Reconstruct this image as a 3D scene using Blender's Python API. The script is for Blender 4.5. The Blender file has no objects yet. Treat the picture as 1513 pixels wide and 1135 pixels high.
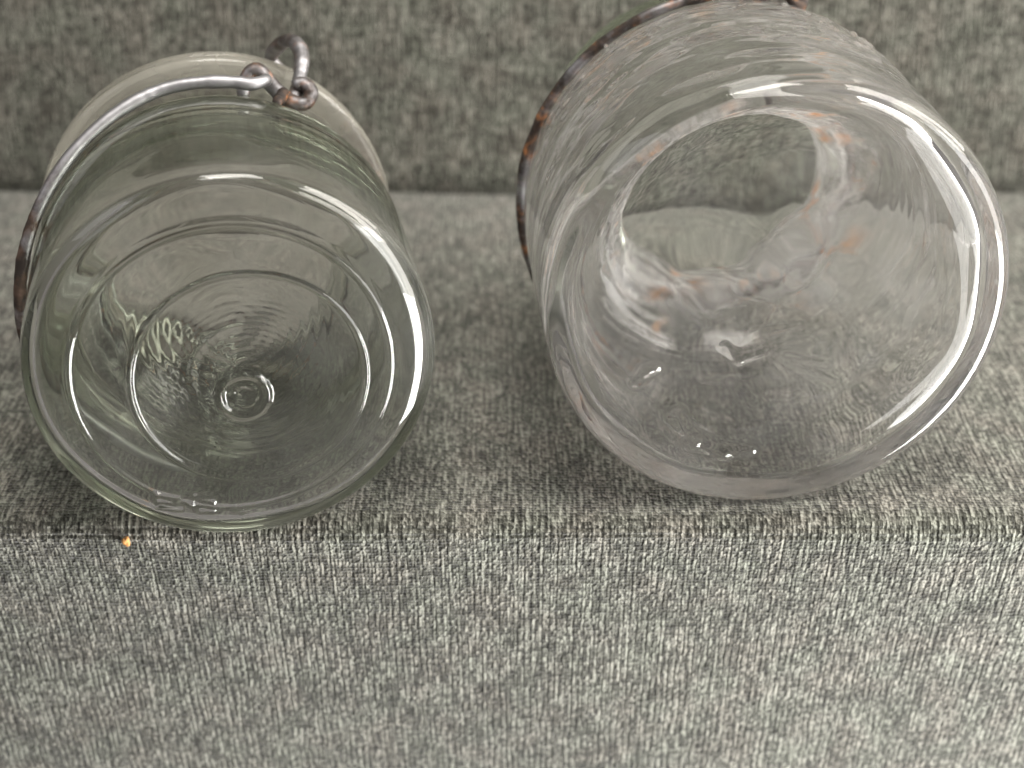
import bpy, math, random
import numpy as np
from mathutils import Matrix, Vector

# ------------------------------------------------------------------ camera, light, exposure
sc = bpy.context.scene
COL = sc.collection
PITCH, CAM_H = 0.51285, 0.20535
cd = bpy.data.cameras.new("camera")
cam = bpy.data.objects.new("camera", cd)
COL.objects.link(cam)
cam.location = (0, 0, CAM_H)
cam.rotation_euler = (math.pi / 2 - PITCH, 0, 0)
cd.sensor_width = 36.0
cd.lens = 54.06
cd.clip_start, cd.clip_end = 0.005, 50
cd.dof.use_dof = True
cd.dof.focus_distance = 0.345
cd.dof.aperture_fstop = 10.5
sc.camera = cam

world = bpy.data.worlds.new("World")
sc.world = world
world.use_nodes = True
bg = world.node_tree.nodes["Background"]
bg.inputs[0].default_value = (0.95, 0.885, 0.83, 1)
bg.inputs[1].default_value = 0.175


def window_light(name, loc, target, sx, sy, watts, col):
    d = bpy.data.lights.new(name, 'AREA')
    d.shape = 'RECTANGLE'
    d.size, d.size_y = sx, sy
    d.energy = watts
    d.color = col
    o = bpy.data.objects.new(name, d)
    COL.objects.link(o)
    o.location = loc
    o.rotation_euler = (Vector(target) - Vector(loc)).to_track_quat('-Z', 'Y').to_euler()
    return o


# daylight from the window beside the sofa (three panes), added fill lamps low at the right and overhead, a soft lamp on the left
window_light("window_light", (0.74, 0.42, 0.60), (0.0, 0.30, -0.02), 0.27, 0.70, 6.0, (1.0, 0.95, 0.89))
window_light("window_light", (0.78, 0.12, 0.58), (0.0, 0.28, -0.02), 0.27, 0.70, 6.0, (1.0, 0.95, 0.89))
window_light("window_light", (0.60, 0.06, 0.10), (0.08, 0.30, -0.02), 0.22, 0.40, 2.4, (1.0, 0.99, 0.96))
window_light("low_fill_light", (0.54, 0.05, -0.30), (0.12, 0.29, -0.10), 0.22, 0.46, 11.0, (1.0, 0.99, 0.965))  # added fill lamp, brightens the front panel from below right
window_light("overhead_fill_light", (0.10, 0.15, 1.2), (0.0, 0.36, 0), 0.45, 0.45, 9.0, (1.0, 0.96, 0.90))  # added overhead fill lamp, lifts the seat top
window_light("left_soft_light", (-0.85, -0.10, 0.80), (0, 0.32, 0), 0.5, 0.5, 1.0, (0.98, 0.97, 1.0))  # soft cool lamp from the upper left

sc.view_settings.view_transform = 'Standard'
sc.view_settings.look = 'None'
sc.view_settings.exposure = 0.2
sc.view_settings.gamma = 1.0
cy = sc.cycles
cy.use_denoising = True
cy.max_bounces = 24
cy.transmission_bounces = 24
cy.glossy_bounces = 10
cy.diffuse_bounces = 3
cy.caustics_reflective = True
cy.caustics_refractive = True
cy.blur_glossy = 0.4
cy.sample_clamp_indirect = 6.0

# ------------------------------------------------------------------ helpers
rng = np.random.default_rng(7)
random.seed(7)


def mesh_from_arrays(name, V, F, mat, parent=None, smooth=True, uv=None):
    me = bpy.data.meshes.new(name)
    V = np.asarray(V, dtype=np.float32)
    F = np.asarray(F, dtype=np.int32)
    n, k = F.shape
    me.vertices.add(len(V))
    me.vertices.foreach_set("co", V.ravel())
    me.loops.add(n * k)
    me.loops.foreach_set("vertex_index", F.ravel())
    me.polygons.add(n)
    me.polygons.foreach_set("loop_start", np.arange(0, n * k, k, dtype=np.int32))
    me.polygons.foreach_set("use_smooth", np.full(n, smooth))
    if uv is not None:
        l = me.uv_layers.new(name="UVMap")
        l.data.foreach_set("uv", np.asarray(uv, dtype=np.float32)[F.ravel()].ravel())
    me.update(calc_edges=True)
    me.validate()
    me.materials.append(mat)
    o = bpy.data.objects.new(name, me)
    COL.objects.link(o)
    if parent:
        o.parent = parent
    return o


def thing(name, label, cat, M, group=None):
    o = bpy.data.objects.new(name, None)
    o.empty_display_size = 0.02
    COL.objects.link(o)
    o.matrix_world = M
    o["label"] = label
    o["category"] = cat
    if group:
        o["group"] = group
    return o


def smooth_profile(pts, step=0.45, it=3):
    P = np.array(pts, float)
    for _ in range(it):                                   # Chaikin, ends kept
        Q = [P[0]]
        for a, b in zip(P[:-1], P[1:]):
            Q += [a * .75 + b * .25, a * .25 + b * .75]
        Q.append(P[-1])
        P = np.array(Q)
    s = np.r_[0, np.cumsum(np.hypot(*np.diff(P, axis=0).T))]
    n = max(2, int(s[-1] / step))
    t = np.linspace(0, s[-1], n)
    return np.c_[np.interp(t, s, P[:, 0]), np.interp(t, s, P[:, 1])]


def lathe(name, prof, nseg, mat, parent, relief=None):
    """closed solid of revolution about local z, prof in mm from pole to pole (r, a)"""
    prof = np.asarray(prof, float)
    r, a = prof[1:-1, 0], prof[1:-1, 1]
    th = np.linspace(0, 2 * np.pi, nseg, endpoint=False)
    R = np.repeat(r[:, None], nseg, 1)
    A = np.repeat(a[:, None], nseg, 1)
    T = np.repeat(th[None], len(r), 0)
    idx = np.repeat(np.arange(1, len(prof) - 1)[:, None], nseg, 1)
    if relief:
        R, A = relief(R, A, T, idx)
    V = np.stack([R * np.cos(T), R * np.sin(T), A], -1).reshape(-1, 3)
    p0 = np.array([[0, 0, A[0].mean()]])
    p1 = np.array([[0, 0, A[-1].mean()]])
    V = np.r_[V, p0, p1] / 1000.0
    m = len(r)
    i = np.arange(m - 1)[:, None] * nseg
    j = np.arange(nseg)[None]
    jn = (j + 1) % nseg
    q = np.stack([i + j, i + jn, i + nseg + jn, i + nseg + j], -1).reshape(-1, 4)
    j = j[0]
    jn = jn[0]
    c0 = np.stack([np.full(nseg, m * nseg), jn, j], -1)
    e = (m - 1) * nseg
    c1 = np.stack([np.full(nseg, m * nseg + 1), e + j, e + jn], -1)
    tri = np.r_[np.c_[q[:, 0], q[:, 1], q[:, 2]], np.c_[q[:, 0], q[:, 2], q[:, 3]], c0, c1]
    v = V[tri]
    vol = np.einsum('ij,ij->i', v[:, 0], np.cross(v[:, 1], v[:, 2])).sum()
    if vol < 0:
        tri = tri[:, ::-1]
    return mesh_from_arrays(name, V, tri, mat, parent)


def tube(name, pts, rad, mat, parent, nseg=14, step=0.6, wob=0.06):
    """round wire through the points (mm, local), Catmull-Rom"""
    P = np.array(pts, float)
    E = np.r_[[2 * P[0] - P[1]], P, [2 * P[-1] - P[-2]]]
    out = []
    for k in range(1, len(E) - 2):
        a, b, c, d = E[k - 1:k + 3]
        n = max(2, int(np.linalg.norm(c - b) / step))
        t = np.linspace(0, 1, n, endpoint=False)[:, None]
        out.append(.5 * (2 * b + (c - a) * t + (2 * a - 5 * b + 4 * c - d) * t ** 2 + (3 * b - a - 3 * c + d) * t ** 3))
    C = np.r_[np.concatenate(out), [P[-1]]]
    T = np.gradient(C, axis=0)
    T /= np.linalg.norm(T, axis=1)[:, None] + 1e-9
    N = np.cross(T[0], [0.3, 0.2, 0.9])
    N /= np.linalg.norm(N)
    V = []
    th = np.linspace(0, 2 * np.pi, nseg, endpoint=False)
    rr = rad * (1 + wob * np.convolve(rng.normal(size=len(C) + 6), np.ones(7) / 3, 'valid'))
    rr[0] *= .75
    rr[-1] *= .75
    for k in range(len(C)):
        N = N - T[k] * (N @ T[k])
        N /= np.linalg.norm(N)
        B = np.cross(T[k], N)
        V.append(C[k] + rr[k] * (np.cos(th)[:, None] * N + np.sin(th)[:, None] * B))
    V = np.concatenate(V)
    m = len(C)
    i = np.arange(m - 1)[:, None] * nseg
    j = np.arange(nseg)[None]
    jn = (j + 1) % nseg
    q = np.stack([i + j, i + jn, i + nseg + jn, i + nseg + j], -1).reshape(-1, 4)
    V = np.r_[V, [C[0]], [C[-1]]] / 1000
    j, jn = j[0], jn[0]
    e = (m - 1) * nseg
    tri = np.r_[np.c_[q[:, 0], q[:, 1], q[:, 2]], np.c_[q[:, 0], q[:, 2], q[:, 3]],
                np.stack([np.full(nseg, m * nseg), jn, j], -1),
                np.stack([np.full(nseg, m * nseg + 1), e + j, e + jn], -1)]
    return mesh_from_arrays(name, V, tri, mat, parent)


def ringpts(r, a, d0, d1, n=24):
    """points on an arc, degrees measured in the jar's own frame (0 right, -90 up)"""
    return [(r * math.cos(math.radians(d)), r * math.sin(math.radians(d)), a)
            for d in np.linspace(d0, d1, n)]


def waves(seed, n, kphi, ka, ph=None):
    g = np.random.default_rng(seed)
    K = g.integers(kphi[0], kphi[1] + 1, n)
    L = g.uniform(ka[0], ka[1], n) * g.choice([-1, 1], n)
    P = g.uniform(0, 2 * np.pi, n)
    w = g.uniform(.4, 1, n)

    def f(T, A):
        s = 0
        for k, l, p, q in zip(K, L, P, w):
            s = s + q * np.sin(k * T + l * A + p)
        return s / math.sqrt(n)
    return f


# ------------------------------------------------------------------ materials
def nodes(name):
    m = bpy.data.materials.new(name)
    m.use_nodes = True
    nt = m.node_tree
    nt.nodes.clear()
    out = nt.nodes.new("ShaderNodeOutputMaterial")
    return m, nt, out


def N(nt, typ, **kw):
    n = nt.nodes.new(typ)
    for k, v in kw.items():
        if k.startswith("i_"):
            n.inputs[k[2:].replace("_", " ")].default_value = v
        else:
            setattr(n, k, v)
    return n


def ramp(nt, stops, interp='LINEAR'):
    n = nt.nodes.new("ShaderNodeValToRGB")
    n.color_ramp.interpolation = interp
    while len(n.color_ramp.elements) < len(stops):
        n.color_ramp.elements.new(0.5)
    for e, (p, c) in zip(n.color_ramp.elements, stops):
        e.position = p
        e.color = (*c, 1) if len(c) == 3 else c
    return n


def math_(nt, op, a, b=None, c=None):
    n = nt.nodes.new("ShaderNodeMath")
    n.operation = op
    for k, v in enumerate((a, b, c)):
        if v is None:
            continue
        if isinstance(v, (int, float)):
            n.inputs[k].default_value = v
        else:
            nt.links.new(v, n.inputs[k])
    return n.outputs[0]


def fabric_material():
    m, nt, out = nodes("woven_fabric")
    L = nt.links.new
    uv = N(nt, "ShaderNodeUVMap")
    # wandering of the yarns
    wn = N(nt, "ShaderNodeTexNoise", noise_dimensions='2D', i_Scale=420.0, i_Detail=2.0)
    L(uv.outputs[0], wn.inputs["Vector"])
    sub = N(nt, "ShaderNodeVectorMath", operation='SUBTRACT')
    L(wn.outputs["Color"], sub.inputs[0])
    sub.inputs[1].default_value = (.5, .5, .5)
    scl = N(nt, "ShaderNodeVectorMath", operation='MULTIPLY')
    L(sub.outputs[0], scl.inputs[0])
    scl.inputs[1].default_value = (0.0006, 0.0010, 0)
    add = N(nt, "ShaderNodeVectorMath", operation='ADD')
    L(uv.outputs[0], add.inputs[0])
    L(scl.outputs[0], add.inputs[1])
    P = add.outputs[0]

    def mapped(src, sx, sy):
        v = N(nt, "ShaderNodeVectorMath", operation='MULTIPLY')
        L(src, v.inputs[0])
        v.inputs[1].default_value = (sx, sy, 1)
        return v.outputs[0]
    # yarn crossings: each a small plump lump with its own tone
    vor = N(nt, "ShaderNodeTexVoronoi", voronoi_dimensions='2D', feature='F1', i_Scale=1.0, i_Randomness=0.45)
    L(mapped(P, 1 / 0.00088, 1 / 0.00105), vor.inputs["Vector"])
    vor2 = N(nt, "ShaderNodeTexVoronoi", voronoi_dimensions='2D', feature='F1', i_Scale=1.0, i_Randomness=0.9)
    L(mapped(P, 1 / 0.00045, 1 / 0.00120), vor2.inputs["Vector"])
    tone = N(nt, "ShaderNodeSeparateColor")
    L(vor.outputs["Color"], tone.inputs[0])
    tone2 = N(nt, "ShaderNodeSeparateColor")
    L(vor2.outputs["Color"], tone2.inputs[0])
    # long warp streaks
    st = N(nt, "ShaderNodeTexNoise", noise_dimensions='2D', i_Scale=1.0, i_Detail=3.0, i_Roughness=0.6)
    L(mapped(uv.outputs[0], 1 / 0.00085, 1 / 0.011), st.inputs["Vector"])
    # weft bars
    wf = N(nt, "ShaderNodeTexNoise", noise_dimensions='2D', i_Scale=1.0, i_Detail=2.0, i_Roughness=0.5)
    L(mapped(uv.outputs[0], 1 / 0.012, 1 / 0.0014), wf.inputs["Vector"])
    # broad nap patches
    pt = N(nt, "ShaderNodeTexNoise", noise_dimensions='2D', i_Scale=60.0, i_Detail=3.0)
    L(uv.outputs[0], pt.inputs["Vector"])
    fib = N(nt, "ShaderNodeTexNoise", noise_dimensions='2D', i_Scale=2300.0, i_Detail=2.0)
    L(P, fib.inputs["Vector"])
    sxy = N(nt, "ShaderNodeSeparateXYZ")
    L(uv.outputs[0], sxy.inputs[0])
    wand = N(nt, "ShaderNodeTexNoise", noise_dimensions='2D', i_Scale=1.0, i_Detail=2.0)
    L(mapped(uv.outputs[0], 1 / 0.004, 1 / 0.012), wand.inputs["Vector"])
    rib = math_(nt, 'SINE', math_(nt, 'MULTIPLY_ADD', wand.outputs["Fac"], 7.0, math_(nt, 'MULTIPLY', sxy.outputs[0], 6.2832 / 0.00155)))
    t = math_(nt, 'MULTIPLY_ADD', rib, 0.035, math_(nt, 'MULTIPLY', tone.outputs[0], 0.25))
    t = math_(nt, 'MULTIPLY_ADD', tone2.outputs[1], 0.20, t)
    t = math_(nt, 'MULTIPLY_ADD', st.outputs["Fac"], 0.62, t)
    t = math_(nt, 'MULTIPLY_ADD', wf.outputs["Fac"], 0.16, t)
    t = math_(nt, 'MULTIPLY_ADD', pt.outputs["Fac"], 0.16, t)
    t = math_(nt, 'MULTIPLY_ADD', fib.outputs["Fac"], 0.30, t)
    cr = ramp(nt, [(0.52, (0.010, 0.0095, 0.0072)), (0.70, (0.051, 0.0495, 0.0415)), (0.88, (0.138, 0.134, 0.116)), (1.0, (0.33, 0.322, 0.288))])
    L(t, cr.inputs[0])
    hue = N(nt, "ShaderNodeTexNoise", noise_dimensions='2D', i_Scale=75.0, i_Detail=3.0)
    L(uv.outputs[0], hue.inputs["Vector"])
    hr = ramp(nt, [(0.34, (0.95, 1.0, 0.94)), (0.5, (0.98, 1.0, 0.96)), (0.66, (1.01, 0.99, 0.95))])
    L(hue.outputs["Fac"], hr.inputs[0])
    hm = N(nt, "ShaderNodeMix", data_type='RGBA', blend_type='MULTIPLY')
    hm.inputs[0].default_value = 1.0
    L(cr.outputs[0], hm.inputs[6])
    L(hr.outputs[0], hm.inputs[7])
    # height: plump crossings in rows, fibres, warp ribs
    h1 = math_(nt, 'SUBTRACT', 0.75, vor.outputs["Distance"])
    h2 = math_(nt, 'SUBTRACT', 0.7, vor2.outputs["Distance"])
    h = math_(nt, 'MULTIPLY_ADD', h2, 0.35, math_(nt, 'MULTIPLY', h1, 1.5))
    h = math_(nt, 'MULTIPLY_ADD', st.outputs["Fac"], 0.9, h)
    h = math_(nt, 'MULTIPLY_ADD', rib, 0.28, h)
    h = math_(nt, 'MULTIPLY_ADD', wf.outputs["Fac"], 0.5, h)
    h = math_(nt, 'MULTIPLY_ADD', fib.outputs["Fac"], 0.45, h)
    bp = N(nt, "ShaderNodeBump", i_Strength=0.9, i_Distance=0.00050)
    L(h, bp.inputs["Height"])
    b = N(nt, "ShaderNodeBsdfPrincipled", i_Roughness=0.92)
    b.inputs["Specular IOR Level"].default_value = 0.15
    b.inputs["Sheen Weight"].default_value = 0.25
    b.inputs["Sheen Roughness"].default_value = 0.5
    L(hm.outputs[2], b.inputs["Base Color"])
    L(bp.outputs[0], b.inputs["Normal"])
    L(b.outputs[0], out.inputs[0])
    return m


def glass_material(name, tint0, absorb, density, rough_lo, rough_hi, scale, ripple, film=None, rim=False):
    m, nt, out = nodes(name)
    L = nt.links.new
    tc = N(nt, "ShaderNodeTexCoord")
    n1 = N(nt, "ShaderNodeTexNoise", i_Scale=scale, i_Detail=4.0)
    L(tc.outputs["Object"], n1.inputs["Vector"])
    mr = N(nt, "ShaderNodeMapRange")
    mr.inputs["From Min"].default_value = 0.5
    mr.inputs["From Max"].default_value = 0.72
    mr.inputs["To Min"].default_value = rough_lo
    mr.inputs["To Max"].default_value = rough_hi
    L(n1.outputs["Fac"], mr.inputs["Value"])
    n2 = N(nt, "ShaderNodeTexNoise", i_Scale=220.0, i_Detail=3.0)
    L(tc.outputs["Object"], n2.inputs["Vector"])
    bp = N(nt, "ShaderNodeBump", i_Strength=0.25, i_Distance=ripple)
    L(n2.outputs["Fac"], bp.inputs["Height"])
    g = N(nt, "ShaderNodeBsdfGlass", i_IOR=1.5)
    if len(tint0) == 2:                                   # base glass, and a wall painted darker for the dark band refracted there
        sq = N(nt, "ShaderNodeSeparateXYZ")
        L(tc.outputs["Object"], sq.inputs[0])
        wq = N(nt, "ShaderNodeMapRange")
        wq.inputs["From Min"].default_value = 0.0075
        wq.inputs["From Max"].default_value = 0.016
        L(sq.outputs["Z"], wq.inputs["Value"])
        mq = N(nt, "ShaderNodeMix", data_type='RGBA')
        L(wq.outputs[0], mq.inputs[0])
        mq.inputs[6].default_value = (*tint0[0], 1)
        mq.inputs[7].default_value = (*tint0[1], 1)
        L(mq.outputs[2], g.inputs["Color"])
    else:
        g.inputs["Color"].default_value = (*tint0, 1)
    L(mr.outputs[0], g.inputs["Roughness"])
    L(bp.outputs[0], g.inputs["Normal"])
    if film:                                              # cloudy residue; on green jar and its lid, painted veil of room light
        lo, hi, fc = film[:3]
        fr = N(nt, "ShaderNodeMapRange")
        fr.inputs["From Min"].default_value = 0.38
        fr.inputs["From Max"].default_value = 0.70
        fr.inputs["To Min"].default_value = lo
        fr.inputs["To Max"].default_value = hi
        L(n1.outputs["Fac"], fr.inputs["Value"])
        ff = fr.outputs[0]
        fcol = None
        if len(film) > 3:                                 # residue gathers in the neck
            z0, z1, k = film[3]
            sp = N(nt, "ShaderNodeSeparateXYZ")
            L(tc.outputs["Object"], sp.inputs[0])
            zr = N(nt, "ShaderNodeMapRange")
            zr.inputs["From Min"].default_value = z0
            zr.inputs["From Max"].default_value = z1
            zr.inputs["To Max"].default_value = k
            L(sp.outputs["Z"], zr.inputs["Value"])
            fneck = zr.outputs[0]
            # streaks that run round the walls, as the glass was drawn
            cmb = N(nt, "ShaderNodeCombineXYZ")
            L(sp.outputs["X"], cmb.inputs[0])
            L(sp.outputs["Y"], cmb.inputs[1])
            nrm = N(nt, "ShaderNodeVectorMath", operation='NORMALIZE')
            L(cmb.outputs[0], nrm.inputs[0])
            sx = N(nt, "ShaderNodeSeparateXYZ")
            L(nrm.outputs[0], sx.inputs[0])
            c2 = N(nt, "ShaderNodeCombineXYZ")
            L(math_(nt, 'MULTIPLY', sx.outputs[0], 5.0), c2.inputs[0])
            L(math_(nt, 'MULTIPLY', sx.outputs[1], 5.0), c2.inputs[1])
            L(math_(nt, 'MULTIPLY_ADD', sp.outputs["Z"], 420.0, math_(nt, 'MULTIPLY', sx.outputs[0], 6.0)), c2.inputs[2])
            ns = N(nt, "ShaderNodeTexNoise", i_Scale=1.0, i_Detail=5.0, i_Roughness=0.62)
            L(c2.outputs[0], ns.inputs["Vector"])
            sr = N(nt, "ShaderNodeMapRange")
            sr.inputs["From Min"].default_value = 0.56
            sr.inputs["From Max"].default_value = 0.74
            sr.inputs["To Max"].default_value = 0.26
            L(ns.outputs["Fac"], sr.inputs["Value"])
            wz = N(nt, "ShaderNodeMapRange")
            wz.inputs["From Min"].default_value = 0.012
            wz.inputs["From Max"].default_value = 0.030
            L(sp.outputs["Z"], wz.inputs["Value"])
            ff = math_(nt, 'MULTIPLY_ADD', sr.outputs[0], wz.outputs[0], ff)
            nk = N(nt, "ShaderNodeMapRange")                  # frosted neck, streaky
            nk.inputs["From Min"].default_value = 0.40
            nk.inputs["From Max"].default_value = 0.66
            nk.inputs["To Min"].default_value = 0.10
            nk.inputs["To Max"].default_value = 0.85
            L(ns.outputs["Fac"], nk.inputs["Value"])
            ff = math_(nt, 'MULTIPLY_ADD', nk.outputs[0], fneck, ff)
            # rust that ran from the wire
            nr = N(nt, "ShaderNodeTexNoise", i_Scale=95.0, i_Detail=5.0)
            L(tc.outputs["Object"], nr.inputs["Vector"])
            rz = N(nt, "ShaderNodeMapRange")
            rz.inputs["From Min"].default_value = 0.57
            rz.inputs["From Max"].default_value = 0.76
            L(nr.outputs["Fac"], rz.inputs["Value"])
            z2 = N(nt, "ShaderNodeMapRange")
            z2.inputs["From Min"].default_value = 0.066
            z2.inputs["From Max"].default_value = 0.074
            L(sp.outputs["Z"], z2.inputs["Value"])
            rust = math_(nt, 'MULTIPLY', rz.outputs[0], z2.outputs[0])
            ff = math_(nt, 'MINIMUM', math_(nt, 'MULTIPLY_ADD', rust, 0.7, ff), 0.9)
            rcol = N(nt, "ShaderNodeMix", data_type='RGBA')
            L(rust, rcol.inputs[0])
            rcol.inputs[6].default_value = (*fc, 1)
            rcol.inputs[7].default_value = (0.80, 0.34, 0.08, 1)
            fcol = rcol.outputs[2]
        if rim:                                               # pale colour kept to the rim, standing in for refracted room light
            sp = N(nt, "ShaderNodeSeparateXYZ")
            L(tc.outputs["Object"], sp.inputs[0])
            cmb = N(nt, "ShaderNodeCombineXYZ")
            L(sp.outputs["X"], cmb.inputs[0])
            L(sp.outputs["Y"], cmb.inputs[1])
            ln = N(nt, "ShaderNodeVectorMath", operation='LENGTH')
            L(cmb.outputs[0], ln.inputs[0])
            rr = N(nt, "ShaderNodeMapRange")
            rr.inputs["From Min"].default_value = 0.036
            rr.inputs["From Max"].default_value = 0.040
            L(ln.outputs["Value"], rr.inputs["Value"])
            ff = math_(nt, 'MULTIPLY', ff, math_(nt, 'MULTIPLY_ADD', rr.outputs[0], 0.9, 0.08))
        d = N(nt, "ShaderNodeBsdfDiffuse")
        d.inputs["Color"].default_value = (*fc, 1)
        tr = N(nt, "ShaderNodeBsdfTranslucent")
        tr.inputs["Color"].default_value = (*fc, 1)
        if fcol:
            L(fcol, d.inputs["Color"])
            L(fcol, tr.inputs["Color"])
        m1 = N(nt, "ShaderNodeMixShader")
        m1.inputs[0].default_value = 0.4
        L(d.outputs[0], m1.inputs[1])
        L(tr.outputs[0], m1.inputs[2])
        m2 = N(nt, "ShaderNodeMixShader")
        L(ff, m2.inputs[0])
        L(g.outputs[0], m2.inputs[1])
        L(m1.outputs[0], m2.inputs[2])
        L(m2.outputs[0], out.inputs[0])
    else:
        L(g.outputs[0], out.inputs[0])
    if density:
        v = N(nt, "ShaderNodeVolumeAbsorption", i_Density=density)
        v.inputs["Color"].default_value = (*absorb, 1)
        L(v.outputs[0], out.inputs["Volume"])
    return m


def wire_material(name, rust_bias, left=0, bright=(0.42, 0.17, 0.06)):
    m, nt, out = nodes(name)
    L = nt.links.new
    tc = N(nt, "ShaderNodeTexCoord")
    n1 = N(nt, "ShaderNodeTexNoise", i_Scale=90.0, i_Detail=5.0, i_Roughness=0.6)
    L(tc.outputs["Object"], n1.inputs["Vector"])
    n2 = N(nt, "ShaderNodeTexNoise", i_Scale=330.0, i_Detail=6.0)
    L(tc.outputs["Object"], n2.inputs["Vector"])
    fac = N(nt, "ShaderNodeMapRange")
    fac.inputs["From Min"].default_value = 0.58 - rust_bias
    fac.inputs["From Max"].default_value = 0.78 - rust_bias
    val = n1.outputs["Fac"]
    if left:                                              # darker rust colour towards the jar's left, painting in its dark reflection
        sp = N(nt, "ShaderNodeSeparateXYZ")
        L(tc.outputs["Object"], sp.inputs[0])
        xr = N(nt, "ShaderNodeMapRange")
        xr.inputs["From Min"].default_value = -0.030
        xr.inputs["From Max"].default_value = -0.047
        xr.inputs["To Max"].default_value = left
        L(sp.outputs["X"], xr.inputs["Value"])
        val = math_(nt, 'ADD', val, xr.outputs[0])
    L(val, fac.inputs["Value"])
    rc = ramp(nt, [(0.42, (0.030, 0.022, 0.018)), (0.56, (0.075, 0.045, 0.030)), (0.72, bright)])
    L(n2.outputs["Fac"], rc.inputs[0])
    bp = N(nt, "ShaderNodeBump", i_Strength=0.5, i_Distance=0.0003)
    L(n2.outputs["Fac"], bp.inputs["Height"])
    a = N(nt, "ShaderNodeBsdfPrincipled", i_Metallic=1.0, i_Roughness=0.5)
    a.inputs["Base Color"].default_value = (0.45, 0.445, 0.46, 1)
    L(bp.outputs[0], a.inputs["Normal"])
    b = N(nt, "ShaderNodeBsdfPrincipled", i_Roughness=0.75)
    L(rc.outputs[0], b.inputs["Base Color"])
    L(bp.outputs[0], b.inputs["Normal"])
    mx = N(nt, "ShaderNodeMixShader")
    L(fac.outputs[0], mx.inputs[0])
    L(a.outputs[0], mx.inputs[1])
    L(b.outputs[0], mx.inputs[2])
    L(mx.outputs[0], out.inputs[0])
    return m


def plain_material(name, col, rough=0.7):
    m, nt, out = nodes(name)
    L = nt.links.new
    tc = N(nt, "ShaderNodeTexCoord")
    n = N(nt, "ShaderNodeTexNoise", i_Scale=1500.0, i_Detail=3.0)
    L(tc.outputs["Object"], n.inputs["Vector"])
    c = ramp(nt, [(0.3, tuple(x * .6 for x in col)), (0.7, col)])
    L(n.outputs["Fac"], c.inputs[0])
    b = N(nt, "ShaderNodeBsdfPrincipled", i_Roughness=rough)
    L(c.outputs[0], b.inputs["Base Color"])
    L(b.outputs[0], out.inputs[0])
    return m


FABRIC = fabric_material()
GREEN_GLASS = glass_material("pale_green_glass", ((0.995, 0.995, 0.99), (0.86, 0.875, 0.845)), (0.55, 0.60, 0.48), 8, 0.0, 0.03, 40, 0.00004, (0.0, 0.04, (0.92, 0.91, 0.87)))  # pale film paints in a veil of reflected room light
CLEAR_GLASS = glass_material("clear_lilac_glass", (0.99, 0.988, 0.986), (0.74, 0.73, 0.73), 3, 0.0, 0.05, 55, 0.00003, (0.005, 0.05, (0.89, 0.88, 0.86), (0.0765, 0.0815, 1.0)))
LID_GLASS = glass_material("lid_glass", (0.99, 0.985, 0.97), (0.80, 0.76, 0.60), 6, 0.0, 0.04, 40, 0.00005, (0.22, 0.36, (0.97, 0.94, 0.84)), True)  # cream film on the rim paints in bright room light
LID_CLEAR = glass_material("clear_lid_glass", (0.985, 0.99, 0.98), (0.70, 0.78, 0.62), 8, 0.0, 0.03, 40, 0.00005)
STEEL = wire_material("galvanised_wire", 0.0, 0.35, (0.13, 0.085, 0.065))
TARNISHED = wire_material("tarnished_wire", 0.20)
BROWN = wire_material("rusty_wire", 0.30)

# ------------------------------------------------------------------ the sofa
SEAM_Y = 0.3010


def sheet(name, full, lo, hi, xs, parent, lump, press=None):
    """fabric sheet: points lo..hi of a profile (y, z) in metres, swept along x, uv in metres"""
    prof = np.array(full)
    s = np.r_[0, np.cumsum(np.hypot(*np.diff(prof, axis=0).T))]
    T = np.gradient(prof, axis=0)
    T /= np.linalg.norm(T, axis=1)[:, None]
    prof, s, T = prof[lo:hi], s[lo:hi], T[lo:hi]
    X, S = np.meshgrid(xs, s)
    D = lump(X, S)
    Y = prof[:, :1] + T[:, 1:2] * D
    Z = prof[:, 1:] - T[:, :1] * D
    if press:
        Z = press(X, Y, Z)
    V = np.stack([X, Y, Z], -1).reshape(-1, 3)
    n = len(xs)
    i = np.arange(len(s) - 1)[:, None] * n
    j = np.arange(n - 1)[None]
    F = np.stack([i + j, i + j + 1, i + n + j + 1, i + n + j], -1).reshape(-1, 4)
    return mesh_from_arrays(name, V, F, FABRIC, parent, True, np.stack([X, S], -1).reshape(-1, 2))


def lumps(seed, amp):
    g = np.random.default_rng(seed)
    fx = g.uniform(-60, 60, 14)
    fy = g.uniform(-60, 60, 14)
    p = g.uniform(0, 6.28, 14)

    def f(X, S):
        d = 0
        for a, b, c in zip(fx, fy, p):
            d = d + np.sin(a * X + b * S + c)
        return amp * d / 3.7
    return f


sofa = thing("sofa", "grey heathered woven fabric sofa with the two jars lying on its seat", "sofa",
             Matrix.Translation((0, 0.30, -0.40)))
xs = np.r_[np.linspace(-0.75, -0.185, 110), np.linspace(-0.18, 0.19, 371), np.linspace(0.195, 0.75, 110)]


def arc(cx, cz, r, d0, d1, n):
    return [(cx + r * math.cos(math.radians(d)), cz + r * math.sin(math.radians(d))) for d in np.linspace(d0, d1, n)]


# seat top from under the backrest to the rounded front edge, then the front panel, slightly undercut;
# three pulled weft rows run along the fold
er = 0.006
cover = [(y, 0.0 - max(0, y - 0.46) ** 2 * 1.5) for y in np.linspace(0.53, SEAM_Y + er, 190)]
cover += arc(SEAM_Y + er - 0.002, -er, er, 90, 176, 60)[1:]
nfold = len(cover)
y0, z0 = cover[-1]
cover += [(y0 + 0.065 * t, z0 - 0.36 * t) for t in np.linspace(0, 1, 150)[1:]]
cs = np.r_[0, np.cumsum(np.hypot(*np.diff(np.array(cover), axis=0).T))]
s_fold = cs[190 - 1 + 40]
base_lump = lumps(3, 0.0009)
gj = np.random.default_rng(9)
jp = gj.uniform(0, 6.28, 6)


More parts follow.
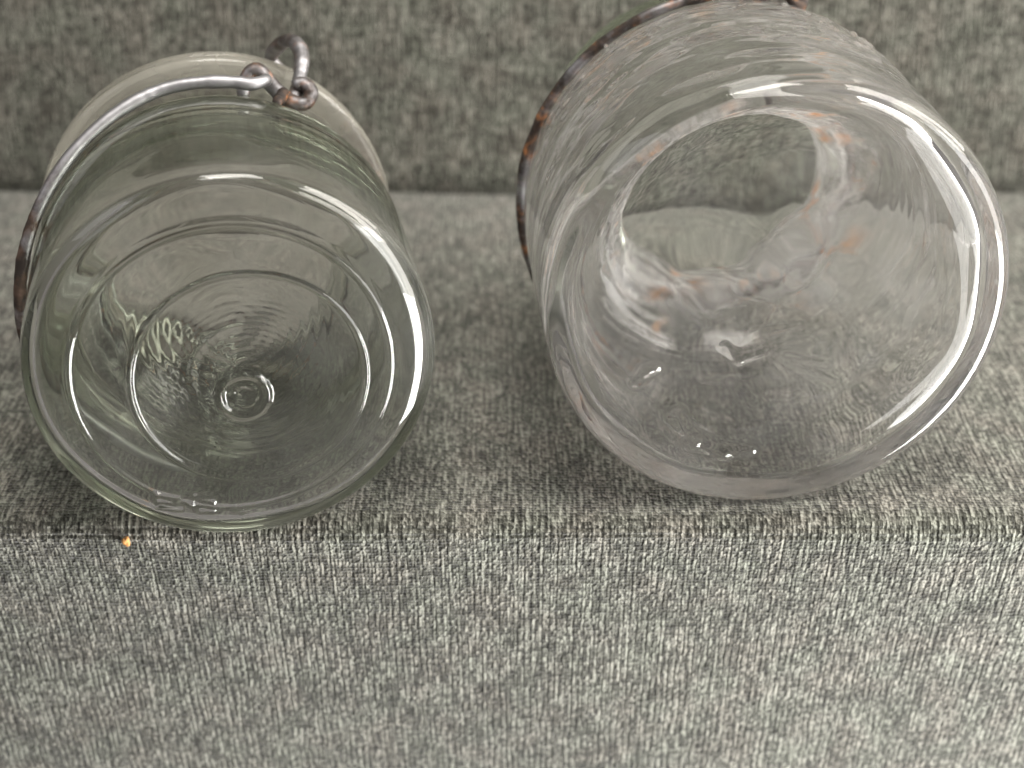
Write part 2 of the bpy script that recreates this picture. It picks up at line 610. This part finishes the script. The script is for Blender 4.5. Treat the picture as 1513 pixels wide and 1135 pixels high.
def cover_lump(X, S):
    d = base_lump(X, S)
    for k, (off, dep) in enumerate(((-0.0022, 0.28), (0.0, 0.55), (0.0021, 0.38))):
        w = 0.00012 * np.sin(X * 90 + jp[k]) + 0.0001 * np.sin(X * 333 + jp[k + 2])
        a = 0.65 + 0.35 * np.sin(X * 41 + jp[k + 3]) * np.sin(X * 150 + jp[k])
        d = d - dep * 0.001 * a * np.exp(-((S - s_fold - off + w) / 0.00042) ** 2)
    return d


# both jars sink a little into the padding: x, y, yaw, radius, centre height, heel depth
JARS = ((-0.06030, 0.29230, 0.20206, 0.0450, 0.0438, 0.061), (0.06000, 0.30650, 0.07664, 0.0529, 0.0517, 0.066))


def press(X, Y, Z):
    for x, y, yw, r, zc, ln in JARS:
        dx, dy = X - x, Y - y
        q = dx * math.cos(yw) + dy * math.sin(yw)
        a = -dx * math.sin(yw) + dy * math.cos(yw)
        rr = r + 0.0004 - np.clip(0.005 - a, 0, .005) ** 2 * 90 - np.clip(a - (ln - .008), 0, .02) ** 2 * 40
        bot = zc - np.sqrt(np.clip(rr * rr - q * q, 0, None))
        soft = 0.0007
        inside = (np.abs(q) < rr * 0.9) & (a > -0.001) & (a < ln + 0.006) & (Z > -0.02)
        t = (Z - bot) / soft
        low = bot - soft * np.log1p(np.exp(np.clip(-t, -40, 40)))
        Z = np.where(inside, np.minimum(Z, low + 0.00005), Z)
    return Z


fine = np.linspace(s_fold - 0.006, s_fold + 0.006, 120)
allS = np.sort(np.r_[cs[(cs < fine[0] - 0.0003) | (cs > fine[-1] + 0.0003)], fine])
cover = np.c_[np.interp(allS, cs, np.array(cover)[:, 0]), np.interp(allS, cs, np.array(cover)[:, 1])]
kf = int(np.argmin(np.abs(allS - s_fold)))
seat = sheet("seat_cushion", cover, 0, kf + 1, xs, sofa, cover_lump, press)
panel = sheet("front_panel", cover, kf, len(cover), xs, sofa, cover_lump)
# backrest: rises from the crease, leaning back
cr_y = 0.507
back = [(cr_y + 0.014, -0.03), (cr_y + 0.006, -0.012), (cr_y + 0.0005, 0.0005)]
for t in np.linspace(0, 1, 130)[1:]:
    back.append((cr_y - 0.002 * math.sin(min(1, t * 8) * math.pi / 2) + 0.10 * t, 0.001 + 0.45 * t))
backrest = sheet("backrest", back[::-1], 0, len(back), xs, sofa, lumps(5, 0.0005))

for o in (seat, panel, backrest):
    o.matrix_parent_inverse = sofa.matrix_world.inverted()


# ------------------------------------------------------------------ jars
def jar_matrix(x, y, r, yaw):
    ax = Vector((-math.sin(yaw), math.cos(yaw), 0))
    e1 = Vector((math.cos(yaw), math.sin(yaw), 0))
    e2 = ax.cross(e1)
    M = Matrix((e1, e2, ax)).transposed().to_4x4()
    M.translation = (x, y, r)
    return M


def seg_dist(X, Y, a, b):
    a, b = np.array(a), np.array(b)
    d = b - a
    t = np.clip(((X - a[0]) * d[0] + (Y - a[1]) * d[1]) / (d @ d + 1e-9), 0, 1)
    return np.hypot(X - a[0] - t * d[0], Y - a[1] - t * d[1])


def ridge(d, w):
    return np.exp(-(d / w) ** 2)


# ---- left jar: squat, pale green, moulded rings and letters on its base
jar = thing("glass_jar", "squat pale green glass jar with moulded rings on its base and silvery wire",
            "jar", jar_matrix(-0.06030, 0.29230, 0.0438, 0.20206), "old wire bail glass jars lying on the sofa")
base_o = [(r, 2.6 * (max(0, r - 36.0) / 7.5) ** 2.3) for r in np.linspace(0, 43.5, 174)]
wall_o = smooth_profile([(43.5, 2.6), (44.6, 3.7), (45, 6), (45, 12), (45, 20), (45, 40), (45, 49), (44.6, 54),
                         (42.6, 58), (38.5, 61.5), (36.2, 64), (36, 66), (38.3, 67.4), (38.3, 69), (36.4, 70.2),
                         (36.6, 73), (37.4, 74.6), (36.6, 75.9), (34.5, 76.2)])
wall_i = smooth_profile([(34.5, 76.2), (32, 76.1), (31, 74.5), (30.8, 67), (31.2, 63.5), (33.4, 58.5), (36.6, 52), (39.4, 44), (41.4, 35),
                         (42, 25), (42, 12), (41.7, 8.0), (40.4, 5.8), (37, 5.0), (33, 4.9), (30, 4.9)])
base_i = [(r, 4.9 + 0.6 * (1 - (r / 30) ** 2)) for r in np.linspace(30, 0, 90)]
prof1 = np.array(base_o + list(wall_o[1:]) + list(wall_i[1:]) + base_i[1:])
nb, nw = len(base_o), len(base_o) + len(wall_o) - 1
LETTERS = []


def px(x, y):
    return ((x - 335) / 7.05 - 1.2, (y - 531) / 6.0 - 1.2)


for s in [((204, 712), (238, 722)), ((206, 724), (232, 731)), ((205, 735), (236, 742)), ((204, 712), (205, 735)),   # E
          ((286, 724), (262, 722)), ((262, 722), (255, 735)), ((255, 735), (270, 747)), ((270, 747), (289, 750)), ((289, 750), (290, 735)), ((290, 735), (272, 731)),  # G
          ((300, 748), (301, 749)),                                                  # full stop
          ((322, 722), (322, 752)), ((333, 724), (333, 757))]:                       # I
    LETTERS.append((px(*s[0]), px(*s[1])))
w_out = waves(11, 10, (1, 6), (0.01, 0.12))
w_in = waves(12, 16, (2, 7), (0.02, 0.22))
w_bi = waves(13, 12, (1, 7), (0.05, 0.3))


def relief1(R, A, T, I):
    R, A = R.copy(), A.copy()
    X, Y = R * np.cos(T), R * np.sin(T)
    ob = I < nb
    f = np.clip((43.0 - R) / 2.0, 0, 1)
    h = 1.1 * np.clip(1 - (R / 36.5) ** 2, 0, 1) ** 0.8
    h = h - 0.52 * ridge(np.hypot(X + 0.3, Y - 0.3) - 34.5, 0.55) - 0.10 * np.clip((34.5 - np.hypot(X + .3, Y - .3)) / .6, 0, 1)
    rr = np.hypot(X - 3.2, Y - 2.6)
    h = h - 0.58 * ridge(rr - 25.5, 0.55) + 0.22 / (1 + np.exp((rr - 25.0) * 3))
    rn = np.hypot(X - 1.6, Y - 6.6)
    h = h - 1.0 * ridge(rn - 5.2, 0.95) - 0.35 * ridge(rn - 2.6, 0.7)
    r3 = np.hypot(X - 2.5, Y - 1.5)
    an = np.arctan2(Y - 1.5, X - 2.5)
    h = h - 0.40 * ridge(r3 - 11.8, 0.9) * np.clip(np.cos(an + 2.7), 0, 1) ** 2
    h = h - 0.30 * ridge(seg_dist(X, Y, (10, 19), (18, 15.5)), 0.6)
    h = h + 0.018 * np.sin(rr * 2 * np.pi / 1.35) * np.clip((24 - rr) / 6, 0, 1)
    h = h + 0.05 * w_bi(T, R)* np.clip(R / 12, 0, 1)
    for a, b in LETTERS:
        h = h - 0.34 * ridge(seg_dist(X, Y, a, b), 0.50)
    A[ob] = (A + h * f + 0)[ob]
    wo = (I >= nb) & (I < nw)
    seam = ridge((T - np.pi / 2 - 0.02) * R, 0.7) * np.clip(1 - A / 7, 0, 1)
    dR = 0.05 * w_out(T, A) + 0.55 * seam
    R[wo] = (R + dR * np.clip((R - 43) / 1., 0, 1))[wo]
    wi = (I >= nw)
    g = np.clip((R - 29) / 4, 0, 1)
    R[wi] = (R + 0.30 * g * w_in(T, A * np.clip((66 - A) / 10, 0, 1)))[wi]
    sh = np.clip((A - 40) / 4, 0, 1) * np.clip((62 - A) / 3, 0, 1) * (R < 42.2)
    R[wi] = (R + 0.10 * sh * np.sin(A * 2 * np.pi / 5.2 + 1.2 * np.sin(3 * T)))[wi]
    bi = wi & (A < 9)
    wob = 0.30 * w_bi(T * 1.0, R) * np.clip(R / 14, 0, 1) + 0.035 * np.sin(np.hypot(X - 1, Y + 9) * 2 * np.pi / 2.4) * np.clip((28 - R) / 8, 0, 1)
    A[bi] = (A + wob)[bi]
    return R, A


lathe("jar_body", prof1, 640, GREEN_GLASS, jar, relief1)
lid1 = [(0, 79.2)] + list(smooth_profile([(0.3, 79.2), (10, 79.2), (11, 78.7), (12, 79.2), (20, 79), (21, 78.4), (22, 78.8), (28, 78.4), (33, 77.2), (37, 76.6), (40.6, 76.6), (42.7, 77.6), (43.2, 79.4), (42.7, 80.8), (41.2, 81.6),
                                          (41.6, 82.6), (42.6, 83.6), (42.4, 85.6), (40.9, 86.6), (41.2, 87.6), (39.6, 88.6), (34, 89.0), (28, 89.6), (14, 90.6), (0.3, 90.8)])) + [(0, 90.8)]
lathe("lid", [(r * 1.05, a + 2.6) for r, a in lid1], 256, LID_GLASS, jar)
# neck wire, wound tight in the groove under the lip
tube("neck_wire", ringpts(37.6, 65.2, -60, 298, 60), 1.1, BROWN, jar)
# lever wire: half hoop hugging the shoulder on the left, ends folded at the top
lev = [(14.4, -45.4, 60), (13.4, -45.8, 57.4)]
for d in np.linspace(-77, -256, 46):
    t = max(0, (-100 - d) / 156)
    a = 56 - 23 * math.sin(min(1, t / .62) * math.pi / 2) ** 1.4
    lev.append(((46.9) * math.cos(math.radians(d)), 46.9 * math.sin(math.radians(d)), a))
tube("lever_wire", lev, 1.55, STEEL, jar)
# pivot link: rises from behind the lever end, bends over and curls into an eye
tube("pivot_link", [(8.6, -40.0, 64), (9.0, -42.4, 65), (10.6, -45.2, 66), (12.6, -45.8, 66), (14.7, -43.2, 66), (17.4, -40.0, 65), (20.6, -37.8, 64), (23.6, -37.6, 64), (25.0, -39.4, 66), (23.4, -41.0, 68), (20.8, -40.6, 68)],
     1.8, TARNISHED, jar)
tube("pivot_link", [(18.4, -42.4, 60), (17.4, -41.4, 58.4), (16.6, -40.9, 56.6), (16.2, -41.6, 55.4)], 1.3, BROWN, jar)
# bail: loop that runs up through the eye and back over the lid
tube("bail_wire", [(20.2, -37.6, 66), (21.6, -38.8, 68.5), (23.4, -42.0, 75), (24.2, -44.8, 80), (23.2, -46.4, 84), (21.6, -46.0, 88), (19.6, -44.0, 91.6), (17.2, -39.6, 94.0)] + ringpts(40.5, 94.2, -58, 112, 26) + [(-18.0, 43.5, 91), (-19, 47.4, 82), (-17.5, 43.4, 70), (-16.4, 41, 63)],
     1.8, TARNISHED, jar)

# ---- right jar: taller, clear, swirled walls, rusty wire
jar2 = thing("glass_jar", "larger clear glass jar with swirled cloudy walls, plain uneven base and a rusty wire",
             "jar", jar_matrix(0.06000, 0.30650, 0.0517, 0.07664), "old wire bail glass jars lying on the sofa")
base_o2 = [(r, 0) for r in np.linspace(0, 47.5, 160)]
wall_o2 = smooth_profile([(47.5, 0), (49.4, 0.05), (51.4, 0.9), (52.7, 3.0), (52.9, 6), (52.9, 14), (52.9, 40), (52.9, 58), (51.8, 66),
                          (49.2, 72), (45, 77.5), (40, 81), (37.4, 84), (37, 87), (39.2, 88.5), (39.2, 90.2), (37.4, 91.4),
                          (37.6, 94), (38.4, 95.6), (37.6, 97), (35.5, 97.3)])
wall_i2 = smooth_profile([(35.5, 97.3), (33, 97.2), (32, 95.5), (31.6, 88), (31.8, 84.5), (33.4, 81), (40, 76.5), (46, 71), (48.6, 63), (49.3, 55),
                          (49.3, 30), (49.3, 14), (49.0, 9.0), (47.4, 6.2), (44, 5.0), (38, 4.6), (34, 4.6)])
base_i2 = [(r, 4.6) for r in np.linspace(34, 0, 100)]
prof2 = np.array(base_o2 + list(wall_o2[1:]) + list(wall_i2[1:]) + base_i2[1:])
nb2, nw2 = len(base_o2), len(base_o2) + len(wall_o2) - 1
v_out = waves(21, 14, (1, 5), (0.15, 0.9))
v_in = waves(22, 22, (2, 11), (0.05, 0.55))
v_ham = waves(25, 26, (8, 34), (0.5, 2.2))
v_b = waves(23, 12, (1, 5), (0.05, 0.3))
v_b2 = waves(24, 14, (3, 9), (0.1, 0.5))
SCARS = [((-12, 9), (-8.5, 13), 1.0, .26), ((-8.5, 13), (-2, 11), .9, .24), ((-3, 6), (5, 4.5), .8, .2), ((-4, 11), (7, 9), .9, .06),
         ((2, 12.5), (12, 14.5), .8, .28), ((3, 14), (14, 19), .8, .24), ((-10, 18), (-4, 24), 1.2, .06), ((-1, 22), (8, 23), 1.1, .06),
         ((-32, 17.5), (-29.5, 14.6), 1.1, .75), ((-29.5, 14.6), (-27.6, 14), 1.0, .75),
         ((-22, 27), (-18, 34), 1.7, .8), ((-18, 34), (-11, 37.2), 1.8, .9), ((-11, 37.2), (-4, 36.8), 1.5, .7),
         ((16, -8), (12, 2), 1.5, .06), ((30, 2), (27, 16), 1.5, .06), ((-31, 22), (-26, 33), 1.6, .12)]


gs = np.random.default_rng(41)
STROKES = [(math.radians(gs.uniform(-165, -55)), gs.uniform(30, 62), gs.uniform(0.8, 3.0), gs.uniform(-.35, .35)) for _ in range(46)]
STROKES += [(math.radians(-128), 64.5, 0.6, 0.0), (math.radians(-128), 63.9, 0.6, 0.0)]


def relief2(R, A, T, I):
    R, A = R.copy(), A.copy()
    X, Y = R * np.cos(T), R * np.sin(T)
    ob = I < nb2
    f = np.clip((47.5 - R) / 3.0, 0, 1)
    h = 0.9 * np.clip(1 - (R / 47.0) ** 2, 0, 1) + 0.10 * v_b(T, R) * np.clip(R / 12, 0, 1)
    for a, b, w, k in SCARS:
        h = h - k * 0.8 * ridge(seg_dist(X, Y, a, b) + 0.2 * np.sin(X * .5) * np.sin(Y * .45), w)
    A[ob] = (A + h * f)[ob]
    wo = (I >= nb2) & (I < nw2)
    k = np.clip((R - 47.5) / 3, 0, 1) * np.clip((82 - A) / 14, 0, 1)
    knot = 0.9 * np.exp(-(((T + 0.26) * 50) / 0.8) ** 2 - ((A - 7) / 0.8) ** 2)
    R[wo] = (R + (0.10 * v_out(T, A) + 0.035 * v_ham(T, A) + knot) * k - 0.10 * k)[wo]
    for ph, az, ln, sl in STROKES:
        u = ((T - ph + np.pi) % (2 * np.pi) - np.pi) * 52.9
        v = A - az - sl * u
        R[wo] = (R + 0.6 * np.exp(-(v / 0.6) ** 2 - (u / ln) ** 6) * k)[wo]
    wi = I >= nw2
    sh = np.clip((A - 58) / 3, 0, 1) * np.clip((80 - A) / 4, 0, 1) * (R < 49.5)
    R[wi] = (R + 0.16 * sh * np.sin(A * 2 * np.pi / 3.6 + 0.8 * np.sin(2 * T)))[wi]
    g = np.clip((R - 32) / 5, 0, 1) * np.clip((78 - A) / 16, 0, 1)
    R[wi] = (R + 0.42 * g * v_in(T, A))[wi]
    bi = wi & (A < 8.5)
    A[bi] = (A + (0.10 * v_b2(T, R) + 0.22 * v_b(T + 1, R)) * np.clip(R / 16, 0, 1) * 0.8)[bi]
    return R, A


lathe("jar_body", prof2, 640, CLEAR_GLASS, jar2, relief2)
lid2 = [(0, 100.2)] + list(smooth_profile([(0.3, 100.2), (20, 100), (28, 99.4), (33, 98.3), (37, 97.7), (40.6, 97.7), (42.7, 98.7), (43.2, 101), (43.0, 102.4), (41.6, 103.4),
                                           (42.9, 104.8), (43.2, 107.4), (41.2, 109.2), (36, 110), (28, 111), (14, 112), (0.3, 112.2)])) + [(0, 112.2)]
lathe("lid", lid2, 256, LID_CLEAR, jar2)
tube("neck_wire", ringpts(38.6, 86.2, -60, 298, 60), 1.2, BROWN, jar2)
tube("lever_wire", [(8, -49.5, 74), (7.6, -51.8, 69.5), (4, -52.6, 66.5)] +
     [(52.9 * math.cos(math.radians(d)), 52.9 * math.sin(math.radians(d)), 66 - 10 * max(0, (-d - 170) / 80)) for d in np.linspace(-92, -235, 36)],
     1.25, BROWN, jar2)
tube("pivot_link", [(9.5, -46, 80), (9.0, -50.5, 76), (10.5, -53.4, 72), (12.5, -52.6, 69), (14.5, -49.8, 68), (17, -48.6, 70), (17.6, -51.5, 74), (15.6, -53, 77), (12, -49.5, 79)], 1.4, BROWN, jar2)


# ------------------------------------------------------------------ specks on the fabric
def speck(name, label, cat, loc, size, mat, seed):
    g = np.random.default_rng(seed)
    n1, n2 = 14, 10
    V, F = [], []
    for i in range(n2 + 1):
        for j in range(n1):
            th, ph = math.pi * i / n2, 2 * math.pi * j / n1
            k = 1 + 0.35 * math.sin(2 * ph + seed) * math.sin(th) + 0.22 * math.sin(3 * th + ph) + 0.15 * math.cos(5 * ph) * math.sin(2 * th)
            V.append((size[0] * k * math.sin(th) * math.cos(ph), size[1] * k * math.sin(th) * math.sin(ph), size[2] * k * math.cos(th)))
    for i in range(n2):
        for j in range(n1):
            F.append((i * n1 + j, (i + 1) * n1 + j, (i + 1) * n1 + (j + 1) % n1, i * n1 + (j + 1) % n1))
    o = mesh_from_arrays(name, V, F, mat)
    o.location = loc
    o["label"] = label
    o["category"] = cat
    return o


speck("crumb", "tiny orange crumb on the front edge of the seat below the left jar", "crumb",
      (-0.0913, 0.2988, -0.0057), (0.0007, 0.0007, 0.0012), plain_material("toast_crumb", (0.85, 0.42, 0.14)), 1)
speck("lint", "tiny pale fleck of lint on the seat beside the right jar", "lint",
      (0.0147, 0.3423, 0.0004), (0.0009, 0.0006, 0.0004), plain_material("pale_lint", (0.7, 0.65, 0.58)), 4)
